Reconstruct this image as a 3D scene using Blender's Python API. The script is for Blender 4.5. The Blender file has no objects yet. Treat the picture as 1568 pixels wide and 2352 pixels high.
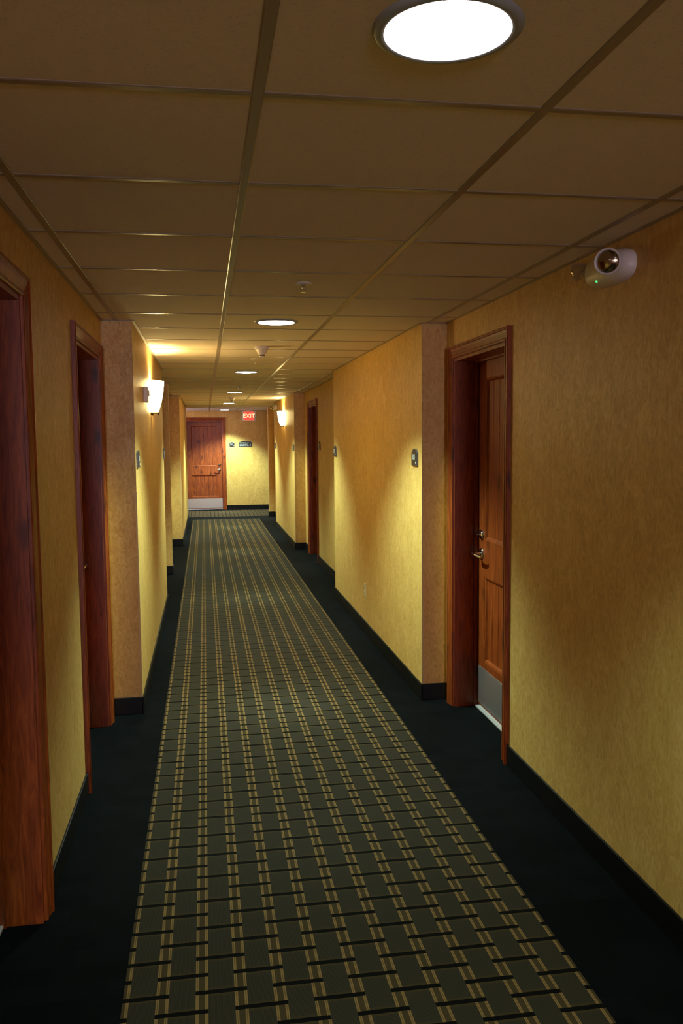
import bpy, bmesh, math, random
from mathutils import Vector, Matrix

random.seed(7)
scene = bpy.context.scene
COL = scene.collection
PI = math.pi

# ------------------------------------------------------------------ camera
H_CAM = 1.63
CEIL = H_CAM + 0.6972
F_PX, PITCH, YAW, ROLL = 1959.07, 0.08479, 0.15805, 0.00899
cy, sy, cp, sp = math.cos(YAW), math.sin(YAW), math.cos(PITCH), math.sin(PITCH)
fwd = Vector((sy * cp, cy * cp, -sp))
right = Vector((cy, -sy, 0))
down = fwd.cross(right)
r2 = right * math.cos(ROLL) + down * math.sin(ROLL)
d2 = down * math.cos(ROLL) - right * math.sin(ROLL)
cam_data = bpy.data.cameras.new('camera')
cam = bpy.data.objects.new('camera', cam_data)
COL.objects.link(cam)
m3 = Matrix((r2, -d2, -fwd)).transposed()
cam.matrix_world = Matrix.Translation((0, 0, H_CAM)) @ m3.to_4x4()
cam_data.sensor_fit = 'VERTICAL'
cam_data.sensor_height = 36.0
cam_data.lens = F_PX / 2352 * 36.0
cam_data.clip_start = 0.05
scene.camera = cam

# ------------------------------------------------------------------ look, world, light levels
scene.view_settings.view_transform = 'Standard'
scene.view_settings.look = 'None'
scene.view_settings.gamma = 1.0
scene.view_settings.exposure = 0.0
scene.view_settings.use_curve_mapping = False
scene.cycles.use_denoising = True
scene.cycles.caustics_reflective = False
scene.cycles.caustics_refractive = False
scene.cycles.max_bounces = 10
scene.cycles.diffuse_bounces = 6
scene.cycles.sample_clamp_indirect = 4.0
world = bpy.data.worlds.new('world')
scene.world = world
world.use_nodes = True
world.node_tree.nodes['Background'].inputs[0].default_value = (0.55, 0.6, 0.9, 1)
world.node_tree.nodes['Background'].inputs[1].default_value = 0.05

DOWN_COL = (0.68, 1.0, 0.86)
DOWN_W = [170, 280, 270, 310, 560, 620]          # spot power of the six downlights, near to far
LENS_E = 18.0
SCONCE_COL = (1.0, 0.82, 0.42)
SCONCE_E = 50.0
SCONCE_UP = 24.0
WINDOW_COL = (1.0, 0.90, 1.15)
WINDOW_W = 190.0
WINDOW2_W = 48.0

# ------------------------------------------------------------------ node helpers
def new_mat(name):
    m = bpy.data.materials.new(name)
    m.use_nodes = True
    nt = m.node_tree
    return m, nt, nt.nodes['Principled BSDF']

class G:
    """tiny node-graph helper"""
    def __init__(s, nt): s.nt = nt
    def n(s, t, **kw):
        x = s.nt.nodes.new(t)
        for k, v in kw.items(): setattr(x, k, v)
        return x
    def put(s, sock, v):
        if isinstance(v, bpy.types.NodeSocket): s.nt.links.new(v, sock)
        else: sock.default_value = v
    def m(s, op, a, b=0.0, c=0.0):
        x = s.n('ShaderNodeMath', operation=op)
        s.put(x.inputs[0], a); s.put(x.inputs[1], b); s.put(x.inputs[2], c)
        return x.outputs[0]
    def mix(s, f, a, b):
        x = s.n('ShaderNodeMix', data_type='RGBA')
        s.put(x.inputs[0], f); s.put(x.inputs[6], a); s.put(x.inputs[7], b)
        return x.outputs[2]
    def pos(s, scale=(1, 1, 1)):
        t = s.n('ShaderNodeTexCoord'); mp = s.n('ShaderNodeMapping')
        mp.inputs['Scale'].default_value = scale
        s.nt.links.new(t.outputs['Object'], mp.inputs[0])
        return mp.outputs[0]
    def noise(s, vec, scale, detail=4, rough=0.5, dist=0.0):
        x = s.n('ShaderNodeTexNoise')
        s.put(x.inputs['Vector'], vec); x.inputs['Scale'].default_value = scale
        x.inputs['Detail'].default_value = detail; x.inputs['Roughness'].default_value = rough
        x.inputs['Distortion'].default_value = dist
        return x.outputs[0]
    def ramp(s, f, stops):
        x = s.n('ShaderNodeValToRGB')
        e = x.color_ramp.elements
        while len(e) < len(stops): e.new(0.5)
        for i, (p, c) in enumerate(stops):
            e[i].position = p; e[i].color = c if len(c) == 4 else (*c, 1)
        s.put(x.inputs[0], f)
        return x.outputs[0]
    def bump(s, bsdf, h, strength=0.3, dist=0.002):
        x = s.n('ShaderNodeBump')
        x.inputs['Strength'].default_value = strength; x.inputs['Distance'].default_value = dist
        s.put(x.inputs['Height'], h)
        s.nt.links.new(x.outputs[0], bsdf.inputs['Normal'])

def simple(name, col, rough=0.5, metal=0.0, emit=None, es=0.0, coat=0.0, var=0.08, spec=0.5):
    m, nt, b = new_mat(name)
    b.inputs['Base Color'].default_value = (*col, 1)
    b.inputs['Roughness'].default_value = rough
    b.inputs['Metallic'].default_value = metal
    b.inputs['Coat Weight'].default_value = coat
    if emit:
        b.inputs['Emission Color'].default_value = (*emit, 1)
        b.inputs['Emission Strength'].default_value = es
    g = G(nt)
    b.inputs['Specular IOR Level'].default_value = spec
    n = g.noise(g.pos(), 40, 3)
    g.put(b.inputs['Roughness'], g.m('ADD', g.m('MULTIPLY', n, var), rough - var / 2))
    return m

# wallpaper: yellow gold faux finish with swirled satin patches
def mat_wall():
    m, nt, b = new_mat('gold_wallpaper'); g = G(nt)
    p = g.pos((1, 1, 0.55))
    a = g.noise(p, 34, 3, 0.55, 1.8)
    c = g.noise(p, 9, 3, 0.6, 0.8)
    f = g.m('ADD', g.m('MULTIPLY', a, 0.65), g.m('MULTIPLY', c, 0.35))
    col = g.ramp(f, [(0.36, (0.56, 0.315, 0.075)), (0.5, (0.66, 0.40, 0.105)), (0.64, (0.75, 0.49, 0.15))])
    g.put(b.inputs['Base Color'], col)
    g.put(b.inputs['Roughness'], g.m('ADD', g.m('MULTIPLY', a, -0.35), 0.66))
    b.inputs['Specular IOR Level'].default_value = 0.5
    g.bump(b, a, 0.22, 0.004)
    return m

def mat_tile():
    m, nt, b = new_mat('ceiling_tile'); g = G(nt)
    p = g.pos()
    n = g.noise(p, 160, 2, 0.6)
    n2 = g.noise(p, 3, 2)
    col = g.ramp(n, [(0.3, (0.66, 0.55, 0.44)), (0.45, (0.76, 0.65, 0.53))])
    col = g.mix(g.m('MULTIPLY', n2, 0.25), col, (0.70, 0.58, 0.46, 1))
    g.put(b.inputs['Base Color'], col)
    b.inputs['Roughness'].default_value = 0.85
    g.bump(b, n, 0.25, 0.001)
    return m

def mat_wood(name, dark=1.0):
    m, nt, b = new_mat(name); g = G(nt)
    t = g.n('ShaderNodeTexCoord'); oi = g.n('ShaderNodeObjectInfo')
    va = g.n('ShaderNodeVectorMath', operation='ADD')
    rv = g.n('ShaderNodeCombineXYZ')
    g.put(rv.inputs[0], g.m('MULTIPLY', oi.outputs['Random'], 7)); g.put(rv.inputs[2], g.m('MULTIPLY', oi.outputs['Random'], 13))
    nt.links.new(t.outputs['Object'], va.inputs[0]); nt.links.new(rv.outputs[0], va.inputs[1])
    mp = g.n('ShaderNodeMapping'); mp.inputs['Scale'].default_value = (1, 1, 0.10)
    nt.links.new(va.outputs[0], mp.inputs[0])
    grain = g.noise(mp.outputs[0], 40, 5, 0.62, 1.6)
    fine = g.noise(mp.outputs[0], 260, 2, 0.6)
    # knots
    mp2 = g.n('ShaderNodeMapping'); mp2.inputs['Scale'].default_value = (1.5, 1.5, 0.75)
    nt.links.new(va.outputs[0], mp2.inputs[0])
    wob = g.n('ShaderNodeTexNoise'); wob.inputs['Scale'].default_value = 6
    nt.links.new(mp2.outputs[0], wob.inputs['Vector'])
    vm = g.n('ShaderNodeVectorMath', operation='MULTIPLY_ADD')
    nt.links.new(wob.outputs['Color'], vm.inputs[0]); vm.inputs[1].default_value = (0.12,) * 3
    nt.links.new(mp2.outputs[0], vm.inputs[2])
    vo = g.n('ShaderNodeTexVoronoi'); vo.inputs['Scale'].default_value = 4.2
    nt.links.new(vm.outputs[0], vo.inputs['Vector'])
    knot = g.ramp(vo.outputs['Distance'], [(0.07, (1, 1, 1)), (0.11, (0.75, 0.75, 0.75)), (0.22, (0, 0, 0))])
    base = g.ramp(grain, [(0.3, (0.125 * dark, 0.020 * dark, 0.003 * dark)), (0.5, (0.25 * dark, 0.046 * dark, 0.006 * dark)), (0.7, (0.38 * dark, 0.085 * dark, 0.012 * dark))])
    base = g.mix(g.m('MULTIPLY', fine, 0.35), base, (0.08 * dark, 0.015 * dark, 0.004 * dark, 1))
    base = g.mix(g.m('MULTIPLY', knot, 0.85), base, (0.028, 0.007, 0.003, 1))
    g.put(b.inputs['Base Color'], base)
    b.inputs['Roughness'].default_value = 0.40
    b.inputs['Specular IOR Level'].default_value = 0.32
    b.inputs['Coat Weight'].default_value = 0.15
    b.inputs['Coat Roughness'].default_value = 0.22
    g.bump(b, grain, 0.15, 0.001)
    return m

def mat_carpet():
    m, nt, b = new_mat('patterned_carpet'); g = G(nt)
    t = g.n('ShaderNodeTexCoord'); sx = g.n('ShaderNodeSeparateXYZ')
    nt.links.new(t.outputs['Object'], sx.inputs[0])
    X, Y = sx.outputs[0], sx.outputs[1]
    def band(v, a, c): return g.m('MULTIPLY', g.m('GREATER_THAN', v, a), g.m('LESS_THAN', v, c))
    P, R = 0.1143, 0.170
    def pattern(u_, v_, x0, y0):
        u = g.m('DIVIDE', g.m('SUBTRACT', u_, x0), P)
        c = g.m('FLOOR', u)
        fu = g.m('MULTIPLY', g.m('SUBTRACT', u, c), P)
        d = g.m('MINIMUM', fu, g.m('SUBTRACT', P, fu))
        par = g.m('MULTIPLY', g.m('ABSOLUTE', g.m('MODULO', c, 2)), 0.5)
        v = g.m('ADD', g.m('DIVIDE', g.m('SUBTRACT', v_, y0), R), par)
        def dist(vv): return g.m('MULTIPLY', g.m('ABSOLUTE', g.m('SUBTRACT', g.m('FRACT', g.m('ADD', vv, 0.5)), 0.5)), R)
        da = dist(v); db = dist(g.m('ADD', v, 0.5))
        own = g.m('LESS_THAN', da, 0.0092)
        nb = g.m('MULTIPLY', g.m('LESS_THAN', db, 0.0092), g.m('LESS_THAN', d, 0.0185))
        dash = g.m('MAXIMUM', own, nb)
        stripe = g.m('LESS_THAN', g.m('ABSOLUTE', g.m('SUBTRACT', d, 0.0138)), 0.0046)
        core = g.m('LESS_THAN', g.m('ABSOLUTE', g.m('SUBTRACT', d, 0.0138)), 0.0009)
        gap = g.m('LESS_THAN', d, 0.0092)
        halo = g.m('MULTIPLY', band(da, 0.0092, 0.019), 1.0)
        rib = g.m('ADD', g.m('MULTIPLY', g.m('SINE', g.m('MULTIPLY', u_, 2 * PI / 0.0042)), 0.5), 0.5)
        tone = g.noise(g.pos((9, 6, 1)), 1.0, 1)
        blk = g.mix(rib, (0.023, 0.0195, 0.012, 1), (0.041, 0.035, 0.025, 1))
        blk = g.mix(g.m('MULTIPLY', tone, 0.35), blk, (0.036, 0.024, 0.011, 1))
        blk = g.mix(g.m('MULTIPLY', halo, 0.55), blk, (0.058, 0.038, 0.014, 1))
        col = g.mix(gap, blk, (0.055, 0.036, 0.016, 1))
        st = g.mix(core, (0.22, 0.130, 0.047, 1), (0.10, 0.058, 0.022, 1))
        col = g.mix(stripe, col, st)
        col = g.mix(dash, col, (0.0028, 0.0030, 0.0026, 1))
        return col
    main = pattern(X, Y, -0.2718, 2.435)
    cross = pattern(Y, X, 18.37, -0.237)
    # dark border field with faint woven blocks
    br = g.n('ShaderNodeTexBrick')
    br.offset = 0.5
    for k, v in (('Scale', 1.0), ('Mortar Size', 0.0), ('Brick Width', 0.11), ('Row Height', 0.085), ('Bias', 0.0)):
        br.inputs[k].default_value = v
    br.inputs['Color1'].default_value = (0.0012, 0.0017, 0.0021, 1)
    br.inputs['Color2'].default_value = (0.0030, 0.0042, 0.0052, 1)
    nt.links.new(t.outputs['Object'], br.inputs['Vector'])
    fuzz = g.noise(g.pos(), 260, 2, 0.7)
    dark = g.mix(g.m('MULTIPLY', fuzz, 0.5), br.outputs[0], (0.0028, 0.0037, 0.0043, 1))
    mk = g.m('MULTIPLY', band(X, -0.2720, 1.0995), g.m('LESS_THAN', Y, 17.87))
    ck = band(Y, 18.46, 20.08)
    col = g.mix(mk, dark, main)
    col = g.mix(ck, col, cross)
    g.put(b.inputs['Base Color'], col)
    b.inputs['Roughness'].default_value = 0.9
    b.inputs['Specular IOR Level'].default_value = 0.05
    g.put(b.inputs['Sheen Weight'], g.m('ADD', g.m('MULTIPLY', g.m('MAXIMUM', mk, ck), 0.035), 0.012))
    b.inputs['Sheen Roughness'].default_value = 0.35
    b.inputs['Sheen Tint'].default_value = (1.0, 0.88, 0.75, 1)
    g.bump(b, fuzz, 0.4, 0.002)
    return m

M = dict(
    wall=mat_wall(), tile=mat_tile(), wood=mat_wood('stained_knotty_wood', 1.12), carpet=mat_carpet(),
    grid=simple('glossy_ceiling_grid', (0.30, 0.235, 0.16), 0.30, var=0.01, spec=0.42),
    base=simple('black_vinyl_base', (0.0025, 0.0030, 0.0034), 0.5, spec=0.25),
    chrome=simple('polished_nickel', (0.72, 0.70, 0.68), 0.13, 1.0),
    steel=simple('brushed_steel', (0.66, 0.63, 0.65), 0.42, 0.92),
    alu=simple('aluminium_threshold', (0.85, 0.84, 0.82), 0.32, 0.5),
    white=simple('white_plastic', (0.72, 0.66, 0.62), 0.4),
    ivory=simple('ivory_plastic', (0.62, 0.50, 0.26), 0.4),
    ring=simple('grey_trim_ring', (0.30, 0.33, 0.34), 0.4),
    lens=simple('downlight_lens', (0.8, 0.8, 0.8), 0.5, 0, (1.0, 0.86, 0.84), LENS_E),
    glass=simple('opal_glass', (0.9, 0.85, 0.75), 0.3, 0, (1.0, 0.80, 0.32), SCONCE_E),
    bronze=simple('dark_bronze', (0.06, 0.035, 0.018), 0.4, 0.6),
    sign=simple('black_sign_plastic', (0.018, 0.017, 0.017), 0.35),
    signedge=simple('grey_sign_edge', (0.10, 0.10, 0.11), 0.3),
    letter=simple('pale_lettering', (0.62, 0.64, 0.62), 0.5),
    red=simple('red_exit_panel', (0.8, 0.05, 0.03), 0.4, 0, (1.0, 0.085, 0.05), 0.85),
    exitlt=simple('lit_exit_letters', (0.9, 0.8, 0.5), 0.4, 0, (1.0, 0.80, 0.42), 1.3),
    led=simple('green_indicator', (0.05, 0.6, 0.15), 0.4, 0, (0.05, 1.0, 0.18), 2.0),
    mirror=simple('lamp_reflector', (0.42, 0.36, 0.27), 0.12, 1.0),
    darkgap=simple('dark_slot', (0.01, 0.01, 0.01), 0.7),
    guard=simple('clear_corner_guard', (0.66, 0.47, 0.22), 0.14),
    pane=None,
)
mg, ntg, bg_ = new_mat('window_pane')
bg_.inputs['Transmission Weight'].default_value = 1.0
bg_.inputs['Roughness'].default_value = 0.02
bg_.inputs['IOR'].default_value = 1.0
M['pane'] = mg

# ------------------------------------------------------------------ mesh helpers
class MB:
    def __init__(s): s.bm = bmesh.new()
    def box(s, x0, x1, y0, y1, z0, z1, bev=0.0):
        r = bmesh.ops.create_cube(s.bm, size=1)
        vs = r['verts']
        for v in vs:
            v.co = Vector(((x0 + x1) / 2 + v.co.x * (x1 - x0), (y0 + y1) / 2 + v.co.y * (y1 - y0), (z0 + z1) / 2 + v.co.z * (z1 - z0)))
        if bev > 0:
            es = list({e for v in vs for e in v.link_edges})
            bmesh.ops.bevel(s.bm, geom=es, offset=bev, segments=2, profile=0.5, affect='EDGES')
        return s
    def lathe(s, prof, origin=(0, 0, 0), axis=(0, 0, 1), n=40, sx=1.0, sy=1.0):
        """prof: list of (radius, height)"""
        a = Vector(axis).normalized()
        rot = Vector((0, 0, 1)).rotation_difference(a).to_matrix()
        o = Vector(origin); rings = []
        for r, h in prof:
            if r < 1e-6:
                rings.append([s.bm.verts.new(o + rot @ Vector((0, 0, h)))])
            else:
                rings.append([s.bm.verts.new(o + rot @ Vector((r * sx * math.cos(2 * PI * k / n), r * sy * math.sin(2 * PI * k / n), h))) for k in range(n)])
        for A, B in zip(rings, rings[1:]):
            if len(A) == 1 and len(B) == 1: continue
            for k in range(n):
                k2 = (k + 1) % n
                if len(A) == 1: s.bm.faces.new((A[0], B[k2], B[k]))
                elif len(B) == 1: s.bm.faces.new((A[k], A[k2], B[0]))
                else: s.bm.faces.new((A[k], A[k2], B[k2], B[k]))
        return s
    def tube(s, pts, rad, n=14):
        pts = [Vector(p) for p in pts]
        if not isinstance(rad, (list, tuple)): rad = [rad] * len(pts)
        rings = []; prev = None
        for i, p in enumerate(pts):
            t = (pts[min(i + 1, len(pts) - 1)] - pts[max(i - 1, 0)]).normalized()
            up = prev if prev else (Vector((0, 0, 1)) if abs(t.z) < 0.9 else Vector((1, 0, 0)))
            x = up.cross(t).normalized(); y = t.cross(x).normalized(); prev = y
            rings.append([s.bm.verts.new(p + (x * math.cos(2 * PI * k / n) + y * math.sin(2 * PI * k / n)) * rad[i]) for k in range(n)])
        for A, B in zip(rings, rings[1:]):
            for k in range(n):
                s.bm.faces.new((A[k], A[(k + 1) % n], B[(k + 1) % n], B[k]))
        s.bm.faces.new(rings[0][::-1]); s.bm.faces.new(rings[-1])
        return s
    def prism(s, pts, y0, y1):
        """polygon in local x,z, extruded along y"""
        A = [s.bm.verts.new((x, y0, z)) for x, z in pts]
        B = [s.bm.verts.new((x, y1, z)) for x, z in pts]
        n = len(pts)
        s.bm.faces.new(A); s.bm.faces.new(B[::-1])
        for k in range(n):
            s.bm.faces.new((A[k], B[k], B[(k + 1) % n], A[(k + 1) % n]))
        return s
    def build(s, name, mat, parent=None, smooth=False):
        bmesh.ops.recalc_face_normals(s.bm, faces=s.bm.faces)
        me = bpy.data.meshes.new(name)
        s.bm.to_mesh(me); s.bm.free()
        me.materials.append(mat)
        if smooth:
            me.polygons.foreach_set('use_smooth', [True] * len(me.polygons))
            me.set_sharp_from_angle(angle=math.radians(35))
        o = bpy.data.objects.new(name, me)
        COL.objects.link(o)
        if parent: o.parent = parent
        return o

def tag(o, label=None, cat=None, group=None, kind=None):
    if label: o['label'] = label
    if cat: o['category'] = cat
    if group: o['group'] = group
    if kind: o['kind'] = kind
    return o

def empty(name, loc, rz=0.0):
    o = bpy.data.objects.new(name, None)
    o.empty_display_size = 0.1
    o.location = loc; o.rotation_euler = (0, 0, rz)
    COL.objects.link(o)
    return o

def copy_tree(o, parent=None):
    c = o.copy(); COL.objects.link(c)
    if parent: c.parent = parent
    for ch in list(o.children): copy_tree(ch, c)
    return c

def text_part(name, body, size, mat, parent, loc, depth=0.0006, align='CENTER'):
    """raised lettering that reads from local -y"""
    cu = bpy.data.curves.new('lettering', 'FONT')
    cu.body = body; cu.size = size; cu.extrude = depth; cu.align_x = align; cu.align_y = 'CENTER'
    tmp = bpy.data.objects.new('lettering', cu); COL.objects.link(tmp)
    dg = bpy.context.evaluated_depsgraph_get()
    me = bpy.data.meshes.new_from_object(tmp.evaluated_get(dg))
    bpy.data.objects.remove(tmp)
    me.transform(Matrix.Rotation(PI / 2, 4, 'X'))
    me.materials.clear(); me.materials.append(mat)
    o = bpy.data.objects.new(name, me); COL.objects.link(o)
    o.parent = parent; o.location = loc
    return o

# ------------------------------------------------------------------ setting
XR, XL = 1.467, -0.575          # recessed wall faces
XRP, XLP = 1.31, -0.40          # projecting wall faces
TH = 0.20
TOP = CEIL + 0.10
DOOR_H = 2.10                   # opening height
Y_BACK, Y_END, Y_X0 = -9.0, 20.30, 18.25
# door openings (start, end)
R1, R2 = (4.04, 4.93), (11.19, 12.08)
L1, L2 = (2.025, 2.915), (4.045, 4.945)
E1 = (-0.46, 0.43)

def wall_run(b, x0, x1, y0, y1, holes):
    y = y0
    for a, c in holes:
        b.box(x0, x1, y, a, 0, TOP)
        b.box(x0, x1, a, c, DOOR_H, TOP)
        y = c
    b.box(x0, x1, y, y1, 0, TOP)

b = MB()
wall_run(b, XR, XR + TH, Y_BACK, Y_X0, [R1, R2])
b.box(XRP, XR, 5.08, 8.67, 0, TOP)
b.box(XRP, XR, 12.58, 16.08, 0, TOP)
b.box(1.347, 5.0, 18.25, 18.45, 0, TOP)
tag(b.build('wall_right', M['wall']), 'gold textured wallpapered corridor wall on the right with projecting sections', 'wall', kind='structure')
b = MB()
wall_run(b, XL - TH, XL, Y_BACK, Y_X0, [L1, L2])
b.box(XL, XLP, 5.13, 8.62, 0, TOP)
b.box(XL, -0.42, 10.58, 10.72, 0, TOP)
b.box(XL, -0.37, 13.45, 18.25, 0, TOP)
b.box(-2.5, -0.37, 18.25, 18.45, 0, TOP)
tag(b.build('wall_left', M['wall']), 'gold textured wallpapered corridor wall on the left with projecting sections', 'wall', kind='structure')
b = MB()
b.box(-2.5, E1[0], Y_END, Y_END + TH, 0, TOP)
b.box(E1[0], E1[1], Y_END, Y_END + TH, DOOR_H, TOP)
b.box(E1[1], 5.0, Y_END, Y_END + TH, 0, TOP)
tag(b.build('wall_end', M['wall']), 'gold wall closing the far end of the corridor', 'wall', kind='structure')
b = MB()
b.box(-2.7, -2.5, 18.25, Y_END + TH, 0, 0.85); b.box(-2.7, -2.5, 18.25, Y_END + TH, 2.15, TOP)
b.box(-2.7, -2.5, 18.25, 18.75, 0.85, 2.15); b.box(-2.7, -2.5, 20.0, Y_END + TH, 0.85, 2.15); b.box(5.0, 5.2, 18.25, Y_END + TH, 0, TOP)
tag(b.build('wall_crossing', M['wall']), 'gold end walls of the crossing corridor', 'wall', kind='structure')
# wall behind the camera with a window
WX0, WX1, WZ0, WZ1 = -0.25, 1.15, 0.85, 2.15
b = MB()
b.box(XL - TH, WX0, Y_BACK - TH, Y_BACK, 0, TOP); b.box(WX1, XR + TH, Y_BACK - TH, Y_BACK, 0, TOP)
b.box(WX0, WX1, Y_BACK - TH, Y_BACK, 0, WZ0); b.box(WX0, WX1, Y_BACK - TH, Y_BACK, WZ1, TOP)
tag(b.build('wall_back', M['wall']), 'gold wall behind the viewer with a window', 'wall', kind='structure')
win = tag(empty('window_1', (0, Y_BACK, 0)), 'window in the wall behind the viewer', 'window', kind='structure')
b = MB()
b.box(WX0, WX1, -0.12, -0.06, WZ0, WZ0 + 0.05); b.box(WX0, WX1, -0.12, -0.06, WZ1 - 0.05, WZ1)
for x in (WX0, (WX0 + WX1) / 2 - 0.025, WX1 - 0.05): b.box(x, x + 0.05, -0.12, -0.06, WZ0 + 0.05, WZ1 - 0.05)
b.build('window_frame', M['white'], win)
MB().box(WX0 + 0.05, WX1 - 0.05, -0.093, -0.087, WZ0 + 0.05, WZ1 - 0.05).build('pane', M['pane'], win)
ld = bpy.data.lights.new('daylight', 'AREA'); ld.shape = 'RECTANGLE'
ld.size = WX1 - WX0 - 0.12; ld.size_y = WZ1 - WZ0 - 0.12
ld.energy = WINDOW_W; ld.color = WINDOW_COL
lo = bpy.data.objects.new('daylight', ld); COL.objects.link(lo)
lo.location = ((WX0 + WX1) / 2, Y_BACK - 0.04, (WZ0 + WZ1) / 2); lo.rotation_euler = (PI / 2, 0, 0)

win2 = tag(empty('window_2', (-2.5, 0, 0)), 'window at the left end of the crossing corridor, round the corner', 'window', kind='structure')
b = MB()
b.box(-0.12, -0.06, 18.75, 20.0, 0.85, 0.90); b.box(-0.12, -0.06, 18.75, 20.0, 2.10, 2.15)
for y in (18.75, 19.35, 19.95): b.box(-0.12, -0.06, y, y + 0.05, 0.90, 2.10)
b.build('window_frame', M['white'], win2)
MB().box(-0.093, -0.087, 18.80, 19.95, 0.90, 2.10).build('pane', M['pane'], win2)
ld = bpy.data.lights.new('daylight', 'AREA'); ld.shape = 'RECTANGLE'
ld.size = 1.10; ld.size_y = 1.15; ld.energy = WINDOW2_W; ld.color = (0.86, 0.80, 1.15)
lo = bpy.data.objects.new('daylight', ld); COL.objects.link(lo)
lo.location = (-2.54, 19.375, 1.5); lo.rotation_euler = (0, -PI / 2, 0)

tag(MB().box(-2.7, 5.2, Y_BACK - TH, Y_END + TH, -0.1, 0).build('floor', M['carpet']),
    'dark carpet with a woven brown and tan patterned runner down the middle', 'carpet', kind='structure')

ceil = tag(MB().box(-2.7, 5.2, Y_BACK - TH, Y_END + TH, CEIL, TOP).build('ceiling', M['tile']),
           'suspended ceiling of square beige tiles', 'ceiling', kind='structure')
GX0, GY0, S = 0.1221, 1.790, 0.6096
b = MB()
def bar_y(x, y0, y1, w=0.0125, t=0.0035):
    bm = b.bm
    pr = [(x - w, CEIL), (x - w, CEIL - t * 0.55), (x - w * 0.8, CEIL - t), (x + w * 0.8, CEIL - t), (x + w, CEIL - t * 0.55), (x + w, CEIL)]
    A = [bm.verts.new((px, y0, pz)) for px, pz in pr]; B = [bm.verts.new((px, y1, pz)) for px, pz in pr]
    for k in range(5): bm.faces.new((A[k], B[k], B[k + 1], A[k + 1]))
    bm.faces.new(A); bm.faces.new(B[::-1])
def bar_x(y, x0, x1, w=0.0125, t=0.0028):
    bm = b.bm
    pr = [(y - w, CEIL), (y - w, CEIL - t * 0.55), (y - w * 0.72, CEIL - t), (y + w * 0.72, CEIL - t), (y + w, CEIL - t * 0.55), (y + w, CEIL)]
    A = [bm.verts.new((x0, py, pz)) for py, pz in pr]; B = [bm.verts.new((x1, py, pz)) for py, pz in pr]
    for k in range(5): bm.faces.new((A[k], B[k], B[k + 1], A[k + 1]))
    bm.faces.new(A); bm.faces.new(B[::-1])
for j in (-1, 0, 1, 2):
    if j in (0, 1): bar_y(GX0 + S * j, Y_BACK, Y_END)
segs_l = [(Y_BACK, 5.13), (8.62, 10.58), (10.72, 13.45)]
segs_r = [(Y_BACK, 5.08), (8.67, 12.58), (16.08, 18.25)]
for y0, y1 in segs_l: bar_y(GX0 - S, y0, y1)
for y0, y1 in segs_r: bar_y(GX0 + 2 * S, y0, y1)
def inset(segs, y, inner, outer):
    return outer if any(a < y < c for a, c in segs) else inner
k = -17
while GY0 + S * k < Y_END - 0.03:
    y = GY0 + S * k
    if y > Y_BACK + 0.03:
        xl = inset(segs_l, y, XLP if y < 13 else -0.37, XL); xr = inset(segs_r, y, XRP, XR)
        if y > 18.46: xl, xr = -2.5, 5.0
        bar_x(y, xl, xr)
    k += 1
# wall angles: glossy L trim where the ceiling meets each wall
def angle_y(x, sgn, y0, y1):
    b.box(min(x, x + sgn * 0.016), max(x, x + sgn * 0.016), y0, y1, CEIL - 0.0045, CEIL)
def angle_x(y, x0, x1): b.box(x0, x1, y - 0.016, y, CEIL - 0.0045, CEIL)
for y0, y1 in segs_r: angle_y(XR, -1, y0, y1)
for y0, y1 in ((5.08, 8.67), (12.58, 16.08)): angle_y(XRP, -1, y0, y1)
for y0, y1 in segs_l: angle_y(XL, 1, y0, y1)
angle_y(XLP, 1, 5.13, 8.62); angle_y(-0.37, 1, 13.45, 18.45); angle_y(-0.42, 1, 10.58, 10.72)
angle_x(5.08, XRP, XR); angle_x(12.58, XRP, XR); angle_x(18.25, 1.347, XR)
angle_x(5.13, XL, XLP); angle_x(10.58, XL, -0.42); angle_x(13.45, XL, -0.37)
b.box(-2.5, 5.0, Y_END - 0.016, Y_END, CEIL - 0.0045, CEIL)
b.build('ceiling_grid', M['grid'], ceil)

# ------------------------------------------------------------------ baseboards
BT, BH = 0.010, 0.104
def base_y(b, x, sgn, y0, y1):
    b.box(min(x, x + sgn * BT), max(x, x + sgn * BT), y0, y1, 0, BH, 0.003)
def base_x(b, y, sgn, x0, x1):
    b.box(x0, x1, min(y, y + sgn * BT), max(y, y + sgn * BT), 0, BH, 0.003)
CW = 0.068
b = MB()
base_y(b, XR, -1, Y_BACK, R1[0] - CW); base_y(b, XR, -1, 8.67, R2[0] - CW); base_y(b, XR, -1, R2[1] + CW, 12.58); base_y(b, XR, -1, 16.08, 18.25)
base_y(b, XRP, -1, 5.08 - BT, 8.67 + BT); base_y(b, XRP, -1, 12.58 - BT, 16.08 + BT)
base_x(b, 5.08, -1, XRP, XR); base_x(b, 12.58, -1, XRP, XR); base_x(b, 8.67, 1, XRP, XR); base_x(b, 16.08, 1, XRP, XR)
base_x(b, 18.25, -1, 1.347 - BT, XR); base_y(b, 1.347, -1, 18.25, 18.45 + BT); base_x(b, 18.45, 1, 1.347, 5.0)
tag(b.build('baseboard_right', M['base']), 'black vinyl base along the right wall', 'baseboard', kind='structure')
b = MB()
base_y(b, XL, 1, Y_BACK, L1[0] - CW); base_y(b, XL, 1, L1[1] + CW, L2[0] - CW); base_y(b, XL, 1, 8.62, 10.58); base_y(b, XL, 1, 10.72, 13.45)
base_y(b, XLP, 1, 5.13 - BT, 8.62 + BT); base_y(b, -0.42, 1, 10.58 - BT, 10.72 + BT); base_y(b, -0.37, 1, 13.45 - BT, 18.45 + BT)
base_x(b, 5.13, -1, XL, XLP); base_x(b, 10.58, -1, XL, -0.42); base_x(b, 13.45, -1, XL, -0.37)
base_x(b, 8.62, 1, XL, XLP); base_x(b, 10.72, 1, XL, -0.42); base_x(b, 18.45, 1, -2.5, -0.37)
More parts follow.
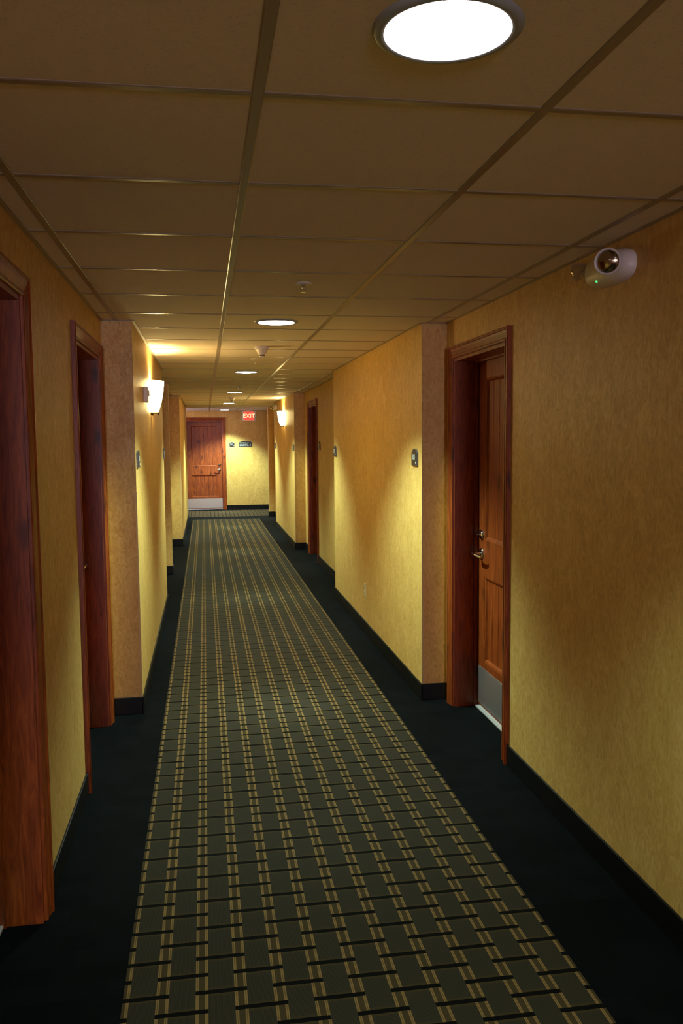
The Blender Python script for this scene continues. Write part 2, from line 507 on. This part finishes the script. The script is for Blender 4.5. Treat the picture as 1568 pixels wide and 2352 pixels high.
tag(b.build('baseboard_left', M['base']), 'black vinyl base along the left wall', 'baseboard', kind='structure')
b = MB()
base_x(b, Y_END, -1, -2.5, E1[0] - CW); base_x(b, Y_END, -1, E1[1] + CW, 5.0)
tag(b.build('baseboard_end', M['base']), 'black vinyl base along the far wall', 'baseboard', kind='structure')

# corner guards: thin clear L strips on the outer corners
def guard(n, x, y, sx, label):
    """x,y corner; sx: direction into the wall along x"""
    b = MB(); w, t = 0.009, 0.0010
    b.box(min(x, x + sx * w), max(x, x + sx * w), y - t, y, BH, 1.335)
    b.box(min(x - sx * t, x), max(x - sx * t, x), y - t, y + w, BH, 1.335)
    tag(b.build('trim_%d' % n, M['guard']), label, 'corner guard', kind='structure')
guard(1, XRP, 5.08, 1, 'thin clear corner guard on the nearest right wall corner')
guard(2, XRP, 12.58, 1, 'thin clear corner guard on the farther right wall corner')
guard(3, XLP, 5.13, -1, 'thin clear corner guard on the nearest left wall corner')
guard(4, 1.347, 18.25, 1, 'thin pale corner guard on the last right corner before the crossing')
guard(5, -0.37, 13.45, -1, 'thin clear corner guard on the far left wall corner')

# ------------------------------------------------------------------ doors
def sweep_casing(b, w, h, cw, prof):
    """U shaped casing round an opening w x h (local x centred, front toward -y). prof: (offset outward, thickness)"""
    bm = b.bm
    rows = []
    for o, t in prof:
        rows.append([(-w / 2 - o, 0.0), (-w / 2 - o, h + o), (w / 2 + o, h + o), (w / 2 + o, 0.0), ])
    V = [[bm.verts.new((x, -t, z)) for (x, z) in row] for row, (o, t) in zip(rows, prof)]
    for i in range(len(prof) - 1):
        for j in range(3):
            bm.faces.new((V[i][j], V[i][j + 1], V[i + 1][j + 1], V[i + 1][j]))
    bm.faces.new([V[i][0] for i in range(len(prof))]); bm.faces.new([V[i][3] for i in range(len(prof))][::-1])

def make_door(n, loc, rz, w, side, label, left_hinge_off=0):
    """side = +1/-1: the side (local x) carrying the handle"""
    h = DOOR_H
    d = tag(empty('door_%d' % n, loc, rz), label, 'door', kind='structure')
    b = MB()
    sweep_casing(b, w, h, CW, [(0.0, 0.0), (0.0, 0.009), (0.004, 0.012), (0.012, 0.012), (0.016, 0.009), (0.022, 0.011), (0.040, 0.016),
                               (0.052, 0.018), (0.056, 0.0225), (0.064, 0.0225), (CW, 0.019), (CW, 0.0)])
    b.build('door_casing', M['wood'], d)
    jt = 0.018
    b = MB()
    b.box(-w / 2, -w / 2 + jt, 0, TH - 0.002, 0, h); b.box(w / 2 - jt, w / 2, 0, TH - 0.002, 0, h)
    b.box(-w / 2 + jt, w / 2 - jt, 0, TH - 0.002, h - jt, h)
    b.box(-w / 2 + jt, -w / 2 + jt + 0.010, 0.120, 0.142, 0, h - jt); b.box(w / 2 - jt - 0.010, w / 2 - jt, 0.120, 0.142, 0, h - jt)
    b.box(-w / 2 + jt, w / 2 - jt, 0.120, 0.142, h - jt - 0.010, h - jt)
    b.build('door_jamb', M['wood'], d)
    # leaf: stiles, rails and two planked panels
    lw = w - 2 * jt - 0.006; x0, x1 = -lw / 2, lw / 2
    y0, y1 = 0.146, 0.188
    z0, z1 = 0.022, h - jt - 0.004
    st = 0.125
    b = MB()
    b.box(x0, x0 + st, y0, y1, z0, z1); b.box(x1 - st, x1, y0, y1, z0, z1)
    rails = [(z0, 0.305), (0.815, 1.035), (1.975, z1)]
    for a, c in rails: b.box(x0 + st, x1 - st, y0, y1, a, c)
    for a, c in ((0.305, 0.815), (1.035, 1.975)):
        pw = (lw - 2 * st); npl = 6
        for k in range(npl):
            xa = x0 + st + pw * k / npl; xb = x0 + st + pw * (k + 1) / npl
            b.box(xa + 0.0012, xb - 0.0012, y0 + 0.015, y0 + 0.030, a, c, 0.004)
        # sloped moulding around each panel
        bm = b.bm; mw = 0.020
        o = [(x0 + st, a), (x1 - st, a), (x1 - st, c), (x0 + st, c)]
        i_ = [(x0 + st + mw, a + mw), (x1 - st - mw, a + mw), (x1 - st - mw, c - mw), (x0 + st + mw, c - mw)]
        O = [bm.verts.new((x, y0 + 0.001, z)) for x, z in o]; I = [bm.verts.new((x, y0 + 0.0155, z)) for x, z in i_]
        Mid = [bm.verts.new(((x * .55 + xx * .45), y0 + 0.004, (z * .55 + zz * .45))) for (x, z), (xx, zz) in zip(o, i_)]
        for k in range(4):
            bm.faces.new((O[k], O[(k + 1) % 4], Mid[(k + 1) % 4], Mid[k])); bm.faces.new((Mid[k], Mid[(k + 1) % 4], I[(k + 1) % 4], I[k]))
    leaf = b.build('door_leaf', M['wood'], d)
    b = MB(); b.box(x0 + 0.006, x1 - 0.006, y0 - 0.0016, y0, 0.034, 0.262, 0.0005)
    for k in range(5):
        for zz in (0.046, 0.250):
            xx = x0 + 0.03 + (lw - 0.06) * k / 4
            b.lathe([(0.0, 0.0016), (0.003, 0.0012), (0.0045, 0)], (xx, y0 - 0.0016, zz), (0, -1, 0), 10)
    tag(b.build('kick_plate', M['steel'], leaf), 'brushed steel kick plate')
    b = MB(); b.lathe([(0.0, 0.004), (0.005, 0.004), (0.0085, 0.003), (0.0095, 0)], (0, y0 + 0.014, 1.573), (0, -1, 0), 18)
    b.build('peephole', M['chrome'], leaf, True)
    hx = side * (lw / 2 - 0.068)
    # lever handle
    b = MB()
    b.lathe([(0, 0.010), (0.016, 0.010), (0.026, 0.0095), (0.032, 0.007), (0.036, 0.002), (0.0365, 0)], (hx, y0, 0.945), (0, -1, 0), 36)
    b.lathe([(0.013, 0.005), (0.012, 0.03), (0.0125, 0.048), (0.0135, 0.054), (0.011, 0.060), (0, 0.0625)], (hx, y0, 0.945), (0, -1, 0), 28)
    pts = []; rr = []
    for k in range(15):
        s_ = k / 14
        pts.append((hx - side * 0.115 * s_, y0 - 0.052 - 0.010 * math.sin(s_ * PI) + 0.012 * s_ * s_, 0.945 + 0.004 * math.sin(s_ * PI * 1.5)))
        rr.append(0.0105 - 0.0030 * s_ + (0.0005 if k == 14 else 0))
    b.tube(pts, rr, 16)
    b.build('door_handle', M['chrome'], leaf, True)
    # card lock cap above the lever
    b = MB()
    b.lathe([(0, 0.016), (0.018, 0.0155), (0.028, 0.012), (0.033, 0.006), (0.034, 0)], (hx, y0, 1.062), (0, -1, 0), 36, 1.25, 0.78)
    b.lathe([(0.010, 0.012), (0.0095, 0.030), (0.006, 0.036), (0, 0.037)], (hx, y0, 1.062), (0, -1, 0), 20, 1.6, 0.6)
    b.build('deadbolt', M['chrome'], leaf, True)
    b = MB(); b.box(-w / 2 + jt, w / 2 - jt, 0.128, 0.196, 0.0, 0.012, 0.003)
    b.box(-w / 2 + jt, w / 2 - jt, 0.150, 0.182, 0.012, 0.018)
    tag(b.build('threshold', M['alu'], d), 'pale metal threshold strip')
    b = MB()
    for zz in (0.25, 1.05, 1.85):
        b.box(-side * (lw / 2 + 0.003) - 0.006, -side * (lw / 2 + 0.003) + 0.006, y0 - 0.007, y0 - 0.001, zz - 0.05, zz + 0.05, 0.001)
    b.build('hinge', M['steel'], d)
    return d

dR1 = make_door(1, (XR, sum(R1) / 2, 0), -PI / 2, R1[1] - R1[0], -1, 'stained wooden panelled door in the near right alcove, its lever and kick plate showing')
dR2 = make_door(2, (XR, sum(R2) / 2, 0), -PI / 2, R2[1] - R2[0], -1, 'stained wooden door far down the right side between two projecting wall sections')
dL1 = make_door(3, (XL, sum(L1) / 2, 0), PI / 2, L1[1] - L1[0], -1, 'nearest wooden doorway on the left, cut off by the edge of the photo')
dL2 = make_door(4, (XL, sum(L2) / 2, 0), PI / 2, L2[1] - L2[0], 1, 'second wooden doorway on the left, beside the projecting wall with the sconce')
dE = make_door(5, (sum(E1) / 2, Y_END, 0), 0, E1[1] - E1[0], 1, 'wooden door facing the viewer at the far end of the corridor')

# ------------------------------------------------------------------ downlights
def make_downlight():
    r = empty('ceiling_downlight', (0, 0, CEIL))
    b = MB()
    b.lathe([(0.107, -0.003), (0.109, -0.0075), (0.114, -0.009), (0.122, -0.0075), (0.128, -0.003), (0.129, 0.0)], n=72)
    b.build('trim_ring', M['ring'], r, True)
    b = MB()
    b.lathe([(0.0, -0.0098), (0.05, -0.0094), (0.085, -0.0080), (0.1075, -0.0052), (0.1075, -0.001)], n=72)
    b.build('lens', M['lens'], r, True)
    return r
DL = [(0.425, 1.471), (0.435, 5.116), (0.435, 8.811), (0.450, 12.518), (0.463, 16.127), (0.470, 19.60)]
DLAB = ['large round ceiling downlight nearest the viewer, cut by the top of the photo',
        'round ceiling downlight between the sprinkler head and the smoke detector, second from the viewer',
        'round ceiling downlight just beyond the near smoke detector, third from the viewer',
        'small bright ceiling downlight just before the far smoke detector, fourth from the viewer',
        'small bright ceiling downlight just beyond the far smoke detector, fifth from the viewer',
        'farthest small ceiling downlight, over the crossing in front of the end door']
proto = make_downlight()
for i, (x, y) in enumerate(DL):
    o = proto if i == 0 else copy_tree(proto)
    o.location = (x, y, CEIL)
    tag(o, DLAB[i], 'ceiling light', 'downlights in a row along the ceiling')
    l = bpy.data.lights.new('lamp', 'SPOT'); l.energy = DOWN_W[i]; l.color = DOWN_COL
    l.spot_size = math.radians(112); l.spot_blend = 0.60; l.shadow_soft_size = 0.06
    lo = bpy.data.objects.new('lamp', l); COL.objects.link(lo)
    lo.parent = o; lo.location = (0, 0, -0.014)

# ------------------------------------------------------------------ wall sconces
def make_sconce():
    """local: wall plane y=0, front toward -y"""
    r = empty('wall_sconce', (0, 0, 0))
    b = MB(); bm = b.bm
    n = 28; hh = [(0.0, 0.046, 0.054), (0.03, 0.060, 0.063), (0.08, 0.082, 0.078), (0.14, 0.102, 0.090), (0.20, 0.114, 0.097), (0.235, 0.118, 0.100)]
    outer = []
    for z, a, dpt in hh:
        outer.append([bm.verts.new((a * math.cos(PI * k / n), -0.004 - dpt * math.sin(PI * k / n) ** 0.8, z)) for k in range(n + 1)])
    inner = []
    for z, a, dpt in hh:
        inner.append([bm.verts.new(((a - 0.005) * math.cos(PI * k / n), -0.004 - (dpt - 0.005) * math.sin(PI * k / n) ** 0.8, z)) for k in range(n + 1)])
    for L_ in (outer, inner):
        for A, B in zip(L_, L_[1:]):
            for k in range(n): bm.faces.new((A[k], A[k + 1], B[k + 1], B[k]))
    for k in range(n):
        bm.faces.new((outer[-1][k], outer[-1][k + 1], inner[-1][k + 1], inner[-1][k]))
    bm.faces.new(outer[0])
    b.build('lamp_shade', M['glass'], r, True)
    b = MB(); b.box(-0.035, 0.035, -0.006, 0, -0.004, 0.14, 0.002)
    b.build('backplate', M['bronze'], r)
    b = MB()
    b.box(-0.048, 0.048, -0.064, 0, -0.010, -0.001, 0.002)
    b.lathe([(0, -0.020), (0.006, -0.018), (0.008, -0.012), (0.005, -0.006), (0.005, 0)], (0.030, -0.010, -0.006))
    b.lathe([(0, -0.020), (0.006, -0.018), (0.008, -0.012), (0.005, -0.006), (0.005, 0)], (-0.030, -0.010, -0.006))
    b.lathe([(0, -0.016), (0.004, -0.014), (0.006, -0.009), (0.004, -0.004), (0.004, 0)], (0.0, -0.054, -0.006))
    b.build('bracket', M['bronze'], r, True)
    l = bpy.data.lights.new('lamp', 'POINT'); l.energy = SCONCE_UP; l.color = SCONCE_COL; l.shadow_soft_size = 0.02
    lo = bpy.data.objects.new('lamp', l); COL.objects.link(lo); lo.parent = r; lo.location = (0, -0.055, 0.16)
    return r
sc = make_sconce()
sc.location = (XLP, 6.74, 1.852); sc.rotation_euler = (0, 0, PI / 2)
tag(sc, 'glowing tapered glass wall sconce on the left projecting wall', 'wall lamp', 'wall sconces')
sc2 = copy_tree(sc)
sc2.location = (XRP, 14.25, 1.872); sc2.rotation_euler = (0, 0, -PI / 2)
tag(sc2, 'glowing tapered glass wall sconce far down the right wall', 'wall lamp', 'wall sconces')

# small box on the wall just before the left sconce
o = empty('fire_alarm', (XLP, 5.97, 1.945), PI / 2)
tag(o, 'small pale box on the left wall just in front of the sconce', 'alarm')
MB().box(-0.055, 0.055, -0.032, 0, -0.052, 0.052, 0.006).build('housing', M['white'], o)
MB().box(-0.035, 0.035, -0.040, -0.032, -0.012, 0.030, 0.003).build('lens', M['white'], o)

# ------------------------------------------------------------------ smoke detectors and sprinklers
def make_detector():
    r = empty('smoke_detector', (0, 0, CEIL))
    MB().lathe([(0.054, 0), (0.056, -0.006), (0.055, -0.018), (0.051, -0.022), (0.040, -0.024)], n=48).build('mounting_base', M['white'], r, True)
    MB().lathe([(0.046, -0.022), (0.044, -0.028), (0.033, -0.048), (0.0265, -0.058), (0.024, -0.060)], n=48).build('housing', M['white'], r, True)
    b = MB(); b.lathe([(0.0225, -0.058), (0.0215, -0.070), (0.0, -0.070)], n=36)
    b.build('sensing_slot', M['bronze'], r)
    MB().lathe([(0.0225, -0.069), (0.0215, -0.0745), (0.012, -0.0765), (0.0, -0.077)], n=36).build('cap', M['white'], r, True)
    return r
d1 = make_detector(); d1.location = (0.440, 6.48, CEIL)
tag(d1, 'white cone-shaped smoke detector hanging from the ceiling before the third downlight', 'smoke detector', 'smoke detectors')
d2_ = copy_tree(d1); d2_.location = (0.455, 13.95, CEIL)
tag(d2_, 'far smoke detector, dark against the ceiling between the fourth and fifth downlights', 'smoke detector', 'smoke detectors')

def make_sprinkler():
    r = empty('sprinkler_head', (0, 0, CEIL))
    MB().lathe([(0.038, 0), (0.0375, -0.003), (0.030, -0.006), (0.014, -0.008), (0.012, -0.006)], n=36).build('escutcheon', M['white'], r, True)
    b = MB(); b.lathe([(0.008, -0.004), (0.0078, -0.016), (0.010, -0.018), (0.010, -0.021), (0.004, -0.022), (0.0035, -0.034), (0, -0.034)], n=20)
    for s_ in (-1, 1): b.tube([(s_ * 0.009, 0, -0.020), (s_ * 0.011, 0, -0.028), (s_ * 0.004, 0, -0.036), (0, 0, -0.037)], 0.0015, 8)
    b.build('frame', M['chrome'], r, True)
    MB().lathe([(0, -0.040), (0.012, -0.040), (0.0125, -0.0385), (0.004, -0.037), (0, -0.0365)], n=28).build('deflector', M['chrome'], r, True)
    return r
s1 = make_sprinkler(); s1.location = (0.452, 3.86, CEIL)
tag(s1, 'nearest sprinkler head on the ceiling, before the second downlight', 'sprinkler', 'sprinkler heads')
for y, lab in ((7.45, 'small sprinkler head just beyond the near smoke detector'),
               (11.10, 'faint far sprinkler head between the third and fourth downlights')):
    s_ = copy_tree(s1); s_.location = (0.445, y, CEIL); tag(s_, lab, 'sprinkler', 'sprinkler heads')

# ------------------------------------------------------------------ emergency lights
def make_emergency(rz):
    r = empty('emergency_light', (0, 0, 0), rz)
    # local: wall plane y=0, front -y, x along the wall (right-wall placement: +x = toward viewer)
    b = MB(); bm = b.bm
    bmesh.ops.create_uvsphere(bm, u_segments=40, v_segments=24, radius=1)
    for v in bm.verts:
        x, y, z = v.co
        sg = lambda a, e: math.copysign(abs(a) ** e, a)
        v.co = Vector((sg(x, 0.72) * 0.165, sg(y, 0.7) * 0.066, sg(z, 0.72) * 0.060 - 0.006 * x))
        if v.co.y > 0: v.co.y = 0
    b.build('housing', M['white'], r, True)
    def head(c, ax, rad):
        ax = Vector(ax).normalized()
        h = MB().lathe([(0, -0.050), (rad * 0.55, -0.046), (rad * 0.9, -0.026), (rad * 1.04, -0.004), (rad * 1.06, 0.008), (rad * 1.0, 0.012), (rad * 0.9, 0.010), (rad * 0.86, 0.004)], c, ax, 36).build('lamp_head', M['white'], r, True)
        MB().lathe([(rad * 0.87, 0.005), (rad * 0.6, 0.012), (rad * 0.25, 0.0155), (0, 0.016)], c, ax, 36).build('lens', M['mirror'], h, True)
    head((0.140, -0.092, -0.004), (0.74, -0.60, -0.14), 0.043)
    head((-0.188, -0.062, 0.022), (-0.35, -0.88, -0.30), 0.030)
    MB().tube([(-0.140, -0.035, 0.004), (-0.185, -0.045, 0.018)], [0.018, 0.014]).build('neck', M['white'], r, True)
    MB().lathe([(0, 0.003), (0.003, 0.002), (0.0042, 0)], (-0.020, -0.0560, -0.042), (0, -0.8, -0.6), 12).build('indicator_light', M['led'], r, True)
    return r
e1 = make_emergency(-PI / 2); e1.location = (XR, 2.935, 2.232)
tag(e1, 'near white emergency light with green indicator, high on the right wall', 'emergency light', 'emergency lights')
e2 = copy_tree(e1); e2.location = (XRP, 15.72, 2.232)
tag(e2, 'far emergency light high on the right wall beyond the far sconce', 'emergency light', 'emergency lights')

# ------------------------------------------------------------------ signs
def arch(w, h, rise, n=16):
    pts = [(-w / 2, -h / 2), (w / 2, -h / 2)]
    for k in range(n + 1):
        a = k / n; x = w / 2 - w * a
        z = h / 2 - rise + rise * math.sin(PI * a) ** 0.75
        pts.append((x, z))
    return pts
def make_sign(loc, rz, w, h, number, label):
    r = empty('room_sign', loc, rz)
    tag(r, label, 'sign', 'arched room number signs')
    MB().prism(arch(w, h, h * 0.26), -0.010, 0).build('backing', M['signedge'], r)
    MB().prism(arch(w - 0.008, h - 0.008, h * 0.25), -0.0125, -0.010).build('face', M['sign'], r)
    text_part('number', number, h * 0.46, M['letter'], r, (-w * 0.06, -0.0131, h * 0.0))
    MB().lathe([(0, 0.002), (0.006, 0.0015), (0.008, 0)], (w * 0.36, -0.0125, -h * 0.32), (0, -1, 0), 14).build('dot', M['letter'], r)
    return r
RZ_R, RZ_L = -PI / 2, PI / 2
make_sign((XRP, 5.235, 1.515), RZ_R, 0.135, 0.108, '303', 'black arched room sign on the near right projecting wall, beside its near corner')
make_sign((XRP, 8.565, 1.515), RZ_R, 0.135, 0.108, '305', 'black arched room sign at the far end of the near right projecting wall')
make_sign((XR, 10.93, 1.555), RZ_R, 0.135, 0.115, '307', 'dark arched room sign on the recessed right wall just before the far right doorway')
make_sign((XRP, 12.68, 1.520), RZ_R, 0.135, 0.105, '309', 'thin-looking room sign at the near corner of the far right wall with the sconce')
make_sign((XRP, 15.86, 1.530), RZ_R, 0.135, 0.105, '311', 'tiny room sign at the far end of the wall beyond the far right sconce')
make_sign((XLP, 5.245, 1.525), RZ_L, 0.135, 0.105, '304', 'black room sign at the near edge of the left projecting wall under the sconce')
make_sign((XLP, 8.52, 1.510), RZ_L, 0.135, 0.105, '306', 'small dark room sign at the far end of the left projecting wall')
make_sign((0.640, Y_END, 1.540), 0, 0.118, 0.100, '317', 'small arched room sign on the end wall directly right of the end door')

r = tag(empty('direction_sign', (0.955, Y_END, 1.548)), 'wide arched dark sign with three lines of lettering and arrows on the end wall', 'sign')
MB().prism(arch(0.300, 0.136, 0.030), -0.010, 0).build('backing', M['signedge'], r)
MB().prism(arch(0.290, 0.126, 0.029), -0.0125, -0.010).build('face', M['sign'], r)
for i, tx in enumerate(('ROOMS 301-318', 'ICE & VENDING', 'ROOMS 319-336')):
    text_part('lettering', tx, 0.029 if i != 1 else 0.026, M['letter'], r, (-0.132, -0.0131, 0.022 - 0.034 * i), align='LEFT')
for z_, sgn in ((-0.012, -1), (-0.046, 1)):
    MB().prism([(0.112 + sgn * 0.012, z_), (0.112 - sgn * 0.010, z_ + 0.009), (0.112 - sgn * 0.010, z_ - 0.009)], -0.0137, -0.0125).build('arrow', M['letter'], r)

# exit sign hung from the ceiling in front of the end wall
r = tag(empty('exit_sign', (1.030, 19.95, CEIL)), 'red illuminated EXIT sign hanging from the ceiling before the end wall', 'exit sign')
MB().box(-0.075, 0.075, -0.03, 0.03, -0.018, 0, 0.004).build('canopy', M['white'], r)
MB().box(-0.160, 0.160, -0.022, 0.022, -0.245, -0.018, 0.005).build('housing', M['white'], r)
MB().box(-0.122, 0.122, -0.0245, -0.022, -0.230, -0.040, 0.001).build('red_panel', M['red'], r)
text_part('lettering', 'EXIT', 0.135, M['exitlt'], r, (0.0, -0.0252, -0.137))

# outlet low on the right projecting wall
r = tag(empty('wall_outlet', (XRP, 6.985, 0.365), RZ_R), 'ivory electrical outlet low on the near right projecting wall', 'outlet')
MB().box(-0.036, 0.036, -0.006, 0, -0.058, 0.058, 0.002).build('cover_plate', M['ivory'], r)
for z_ in (-0.020, 0.020):
    s_ = MB().box(-0.017, 0.017, -0.0085, -0.006, z_ - 0.014, z_ + 0.014, 0.001).build('socket', M['ivory'], r)
    b = MB()
    for x_ in (-0.006, 0.006): b.box(x_ - 0.001, x_ + 0.001, -0.0089, -0.0085, z_ - 0.004, z_ + 0.005)
    b.build('slot', M['darkgap'], s_)
